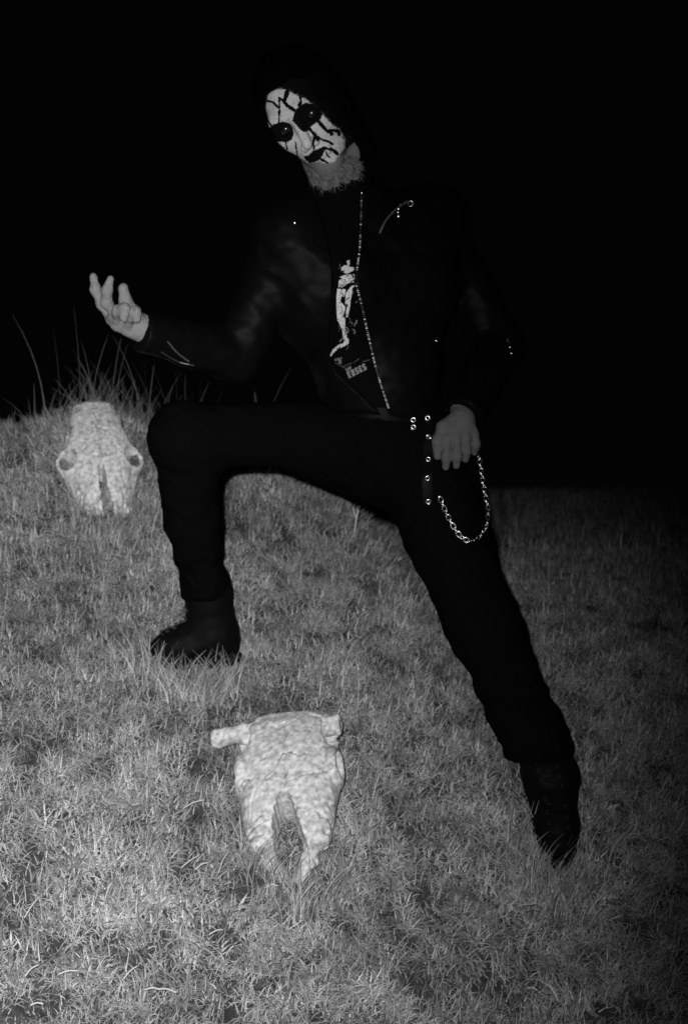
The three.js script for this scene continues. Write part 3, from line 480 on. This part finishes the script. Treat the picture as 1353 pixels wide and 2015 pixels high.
// belt with a hanging eyelet strap
const belt = part('belt', netMesh((x, y, z) => smax(Math.abs(y - 1.205 + 0.12 * (x - 0.08)) - 0.018, Math.abs(bone(J.pelvis, [0.08, 1.22, -2.678], 0.115, 0.104)(x, y, z) - 0.010) - 0.004, 0.003), [-0.1, 1.14, -2.86], [0.26, 1.26, -2.5], 0.006), leather, person);
{
  const both = (x, y, z) => Math.min(trouserF(x, y, z), jacketF(x, y, z));
  const line = onSurface(both, [[0.1746, 1.205], [0.1756, 1.156], [0.1739, 1.109], [0.1711, 1.069], [0.1725, 1.012]], 0.012, 0.003);
  const pos = [], idx = []; line.forEach(([x, y, z], i) => { for (const [sx, sz] of [[-0.011, 0], [0.011, 0], [0.011, -0.004], [-0.011, -0.004]]) pos.push(x + sx, y, z + sz); if (i) for (let k = 0; k < 4; k++) { const a = (i - 1) * 4 + k, b = (i - 1) * 4 + (k + 1) % 4; idx.push(a, a + 4, b, b, a + 4, b + 4); } });
  const g = new THREE.BufferGeometry(); g.setAttribute('position', new THREE.Float32BufferAttribute(pos, 3)); g.setIndex(idx); g.computeVertexNormals(); part('hanging_strap', g, leather, belt);
  for (const [x, y] of [[0.1746, 1.1963], [0.1756, 1.1559], [0.1739, 1.1089], [0.1711, 1.0694], [0.1725, 1.021], [0.1441, 1.1919], [0.1441, 1.1763]]) {
    const z = (front(both, x, y) ?? -2.55) + 0.004; const t = new THREE.TorusGeometry(0.0042, 0.0016, 10, 24); t.rotateX(rr(0.1, 0.4)); t.rotateY(rr(-0.2, 0.2)); t.translate(x, y, z); part('eyelet', t, steel, belt);
  }
}
// boots
function boot(top, ankle, heel, toe, side, label) {
  const cap = [toe[0] * 0.75 + heel[0] * 0.25, toe[1] * 0.75 + heel[1] * 0.25 + 0.002, toe[2] * 0.75 + heel[2] * 0.25];
  const f0 = join(0.03, chain([top, ankle], [0.054, 0.049]), chain([ankle, heel], [0.050, 0.042]), chain([heel, cap, toe], [0.044, 0.041, 0.028]), bone(ankle, cap, 0.044, 0.032));
  const dir = new THREE.Vector3().subVectors(new THREE.Vector3(...toe), new THREE.Vector3(...heel)).normalize(), acr = new THREE.Vector3().crossVectors(dir, new THREE.Vector3(0, 1, 0)).normalize(), nn = new THREE.Vector3().crossVectors(acr, dir).normalize();
  const low = (x, y, z) => (x - heel[0]) * nn.x + (y - heel[1]) * nn.y + (z - heel[2]) * nn.z;   // height above the line heel to toe
  const up = new THREE.Vector3(top[0] - ankle[0], top[1] - ankle[1], top[2] - ankle[2]).normalize();
  const over = (x, y, z) => (x - top[0]) * up.x + (y - top[1]) * up.y + (z - top[2]) * up.z;
  const lo = [0, 1, 2].map((i) => Math.min(top[i], ankle[i], heel[i], toe[i]) - 0.1), hi = [0, 1, 2].map((i) => Math.max(top[i], ankle[i], heel[i], toe[i]) + 0.1);
  const upper = (x, y, z) => smax(smax(f0(x, y, z) - 0.0025 * nz(x * 30, y * 45, z * 30), -0.022 - low(x, y, z), 0.004), over(x, y, z), 0.006);
  const b = part('boot', netMesh(upper, lo, hi, 0.0055), bootLeather, person); if (label) b.userData.label = label;
  part('sole', netMesh((x, y, z) => { const h = low(x, y, z), sl = (x - heel[0]) * dir.x + (y - heel[1]) * dir.y + (z - heel[2]) * dir.z; const arch = sl > 0.045 && sl < 0.075 ? 0.012 : 0;
    return Math.max(f0(x + nn.x * (-0.018 - h), y + nn.y * (-0.018 - h), z + nn.z * (-0.018 - h)) - 0.006, Math.abs(h + 0.034) - 0.014, -0.046 + arch - h); }, lo, hi, 0.0055), rubber, b);
  // laces zigzag up the instep
  const A = new THREE.Vector3(...cap).lerp(new THREE.Vector3(...ankle), 0.25), B = new THREE.Vector3(...top), pts = [];
  const fwd = dir.clone().multiplyScalar(1).addScaledVector(nn, 0.45).normalize();
  for (let i = 0; i < 15; i++) { const t = i / 14, c0 = A.clone().lerp(t < 0.4 ? new THREE.Vector3(...ankle) : B, t < 0.4 ? t / 0.4 * 0.75 : (t - 0.4) / 0.6 * 0.9 + 0.02); if (t >= 0.4) c0.copy(new THREE.Vector3(...ankle)).lerp(B, (t - 0.4) / 0.6 * 0.9);
    const s = (i % 2 ? 1 : -1) * 0.015, o = c0.clone().addScaledVector(acr, s).addScaledVector(fwd, 0.12); let k = 0; while (k++ < 120 && upper(o.x, o.y, o.z) > 0.0015) o.addScaledVector(fwd, -0.001); pts.push(o.toArray()); }
  part('lace', tube(pts, 0.0022, 5, 70), grey(side > 0 ? 0.08 : 0.006, { roughness: 0.9, specularIntensity: 0.1 }), b);
  for (let i = 0; i < pts.length; i++) { const t = new THREE.TorusGeometry(0.0032, 0.0011, 6, 12); t.lookAt(fwd); t.translate(pts[i][0] + acr.x * (i % 2 ? 0.004 : -0.004), pts[i][1] + acr.y * (i % 2 ? 0.004 : -0.004), pts[i][2] + acr.z * (i % 2 ? 0.004 : -0.004)); part('eyelet', t, grey(0.03, { metalness: 1, roughness: 0.5 }), b); }
  return b;
}
boot([-0.306, 0.835, -2.765], [-0.298, 0.730, -2.80], [-0.288, 0.698, -2.812], [-0.408, 0.692, -2.770], 1);
boot([0.398, 0.535, -2.530], [0.426, 0.455, -2.555], [0.431, 0.432, -2.572], [0.420, 0.345, -2.425], -1);

// ---------- chain hanging from the hip ----------
{
  const pts = [[0.278, 1.150], [0.2868, 1.1092], [0.2932, 1.0479], [0.2986, 0.9995], [0.2896, 0.9652], [0.2604, 0.9411], [0.2372, 0.9491], [0.2135, 0.9854], [0.1953, 1.0301]];
  const grp = new THREE.Group(); thing(grp, 'wallet_chain', 'loop of shiny steel chain hanging over the black trouser thigh', 'chain');
  const line = along(pts, 0.0098); let last = -2.51;
  const z = line.map(([x, y]) => { let best = null; for (const o of [0, -0.012, -0.024, -0.036]) { const q = front(trouserF, x + o, y); if (q !== null) { best = q - Math.abs(o) * 0.5; break; } } return (best ?? last) ; });
  for (let p = 0; p < 12; p++) for (let i = 1; i + 1 < z.length; i++) z[i] = Math.max(z[i], (z[i - 1] + z[i + 1]) / 2);
  const lg = new THREE.TorusGeometry(0.0046, 0.0013, 8, 18).scale(1.45, 1, 1);
  for (let i = 0; i + 1 < line.length; i++) {
    const a = new THREE.Vector3(line[i][0], line[i][1], z[i] + 0.007), b = new THREE.Vector3(line[i + 1][0], line[i + 1][1], z[i + 1] + 0.007);
    const m = part('link', lg, steel, grp); m.position.copy(a).add(b).multiplyScalar(0.5);
    m.quaternion.setFromUnitVectors(new THREE.Vector3(1, 0, 0), b.sub(a).normalize()).multiply(new THREE.Quaternion().setFromAxisAngle(new THREE.Vector3(1, 0, 0), (i % 2 ? 1.05 : -0.45) + rr(-0.25, 0.25)));
  }
}
// ---------- loose straws ----------
{
  const mat = grey(0.55, { roughness: 0.7 });
  const strawLabels = ['curved pale straw beside the left cheek of the horned skull', 'longest level pale straw near the bottom left corner', 'pale straw standing upright near the bottom left corner', 'short slanting pale straw at the left edge, under the upright straw', 'pale straw rising to the right in the bottom left foreground', 'left half of a broken level straw at the bottom', 'right half of a broken level straw at the bottom', 'stubby straw below the horned skull, falling to the right', 'lowest straw, lying level in the bottom left corner', 'leftmost straw of the cluster left of the skull nose', 'steep straw nearest the skull nose in its cluster', 'short straw in the middle of the cluster by the skull nose', 'short straw falling to the right, far left of the skull nose', 'pale straw rising to the right at the left edge', 'small level straw touching the nose tip of the horned skull', 'short straw lying at the bottom right of the grass', 'pale straw leaning left below the right boot', 'short level straw under the horned skull', 'pale straw leaning right below the right boot', 'tiny upright straw left of and below the skull nose'];
  let k = 0;
  for (const [x0, z0, x1, z1] of [[-0.309,-2.376,-0.271,-2.4],[-0.469,-2.032,-0.439,-2.038],[-0.503,-2.046,-0.511,-2.07],[-0.52,-2.02,-0.503,-2.036],[-0.363,-2.038,-0.344,-2.058],[-0.326,-2.024,-0.301,-2.026],[-0.303,-2.03,-0.275,-2.028],[-0.224,-2.062,-0.212,-2.054],[-0.5,-1.974,-0.48,-1.976],[-0.296,-2.252,-0.268,-2.278],[-0.228,-2.254,-0.215,-2.294],[-0.27,-2.254,-0.25,-2.266],[-0.454,-2.202,-0.433,-2.194],[-0.547,-2.118,-0.531,-2.15],[-0.138,-2.258,-0.121,-2.26],[0.32,-2.154,0.336,-2.15],[0.265,-2.342,0.286,-2.304],[-0.233,-2.14,-0.211,-2.152],[0.321,-2.308,0.342,-2.352],[-0.281,-2.126,-0.279,-2.142]]) {
    const y0 = groundY(x0, z0) + 0.034, y1 = groundY(x1, z1) + 0.038, mx = (x0 + x1) / 2 + rr(-0.002, 0.002), mz = (z0 + z1) / 2;
    thing(new THREE.Mesh(tube([[x0, y0, z0], [mx, (y0 + y1) / 2 + 0.003, mz], [x1, y1, z1]], 0.0014, 5, 8), mat), 'straw', strawLabels[k++], 'straw', 'loose straws on the grass').castShadow = true;
  }
  const s = new THREE.Group(); thing(s, 'dry_stalk', 'pale forked dry stalk standing in the grass between the legs', 'stalk');
  const gy = groundY(0.027, -3.31);
  part('stem', tube([[0.026, gy - 0.01, -3.31], [0.030, gy + 0.04, -3.312], [0.038, gy + 0.085, -3.318]], 0.0026, 6, 10), mat, s);
  part('side_shoot', tube([[0.034, gy + 0.06, -3.315], [0.028, gy + 0.075, -3.315], [0.025, gy + 0.09, -3.318]], 0.0022, 6, 8), mat, s);
}
// ---------- the lamp on its stand, behind the frame ----------
{
  const g = new THREE.Group(); thing(g, 'work_lamp', 'small lamp on a thin tripod stand beside the camera', 'lamp');
  g.position.set(LAMP.x, groundY(LAMP.x, 0.12), 0.12);
  const ly = LAMP.y - g.position.y, black = grey(0.03, { roughness: 0.5 });
  part('pole', new THREE.CylinderGeometry(0.009, 0.011, ly - 0.05, 12).translate(0, (ly - 0.05) / 2 + 0.02, 0), black, g);
  for (let k = 0; k < 3; k++) { const a = k * 2.0944 + 0.5; part('leg', tube([[0, 0.32, 0], [0.11 * Math.cos(a), 0.16, 0.11 * Math.sin(a)], [0.24 * Math.cos(a), 0.004, 0.24 * Math.sin(a)]], 0.007, 8, 8), black, g); }
  const hd = part('lamp_head', new THREE.LatheGeometry([[0.001, 0.03], [0.018, 0.03], [0.02, 0.025], [0.02, -0.02], [0.026, -0.06], [0.026, -0.068], [0.0225, -0.068], [0.012, -0.045]].map((p) => new THREE.Vector2(...p)), 24).rotateX(Math.PI / 2), black, g);
  hd.position.set(0, ly, -0.01);
  const lens = part('lens', new THREE.CylinderGeometry(0.014, 0.014, 0.003, 24).rotateX(Math.PI / 2), new THREE.MeshStandardMaterial({ color: 0xffffff, emissive: 0xffffff, emissiveIntensity: 1.5 }), hd); lens.position.set(0, 0, -0.0635);
  const yoke = part('bracket', new THREE.BoxGeometry(0.012, 0.05, 0.012).translate(0, ly - 0.03, 0), black, g);
}
shade(scene);
moon.shadow.camera.left = -4; moon.shadow.camera.right = 4; moon.shadow.camera.top = 4; moon.shadow.camera.bottom = -4;
renderer.render(scene, camera);
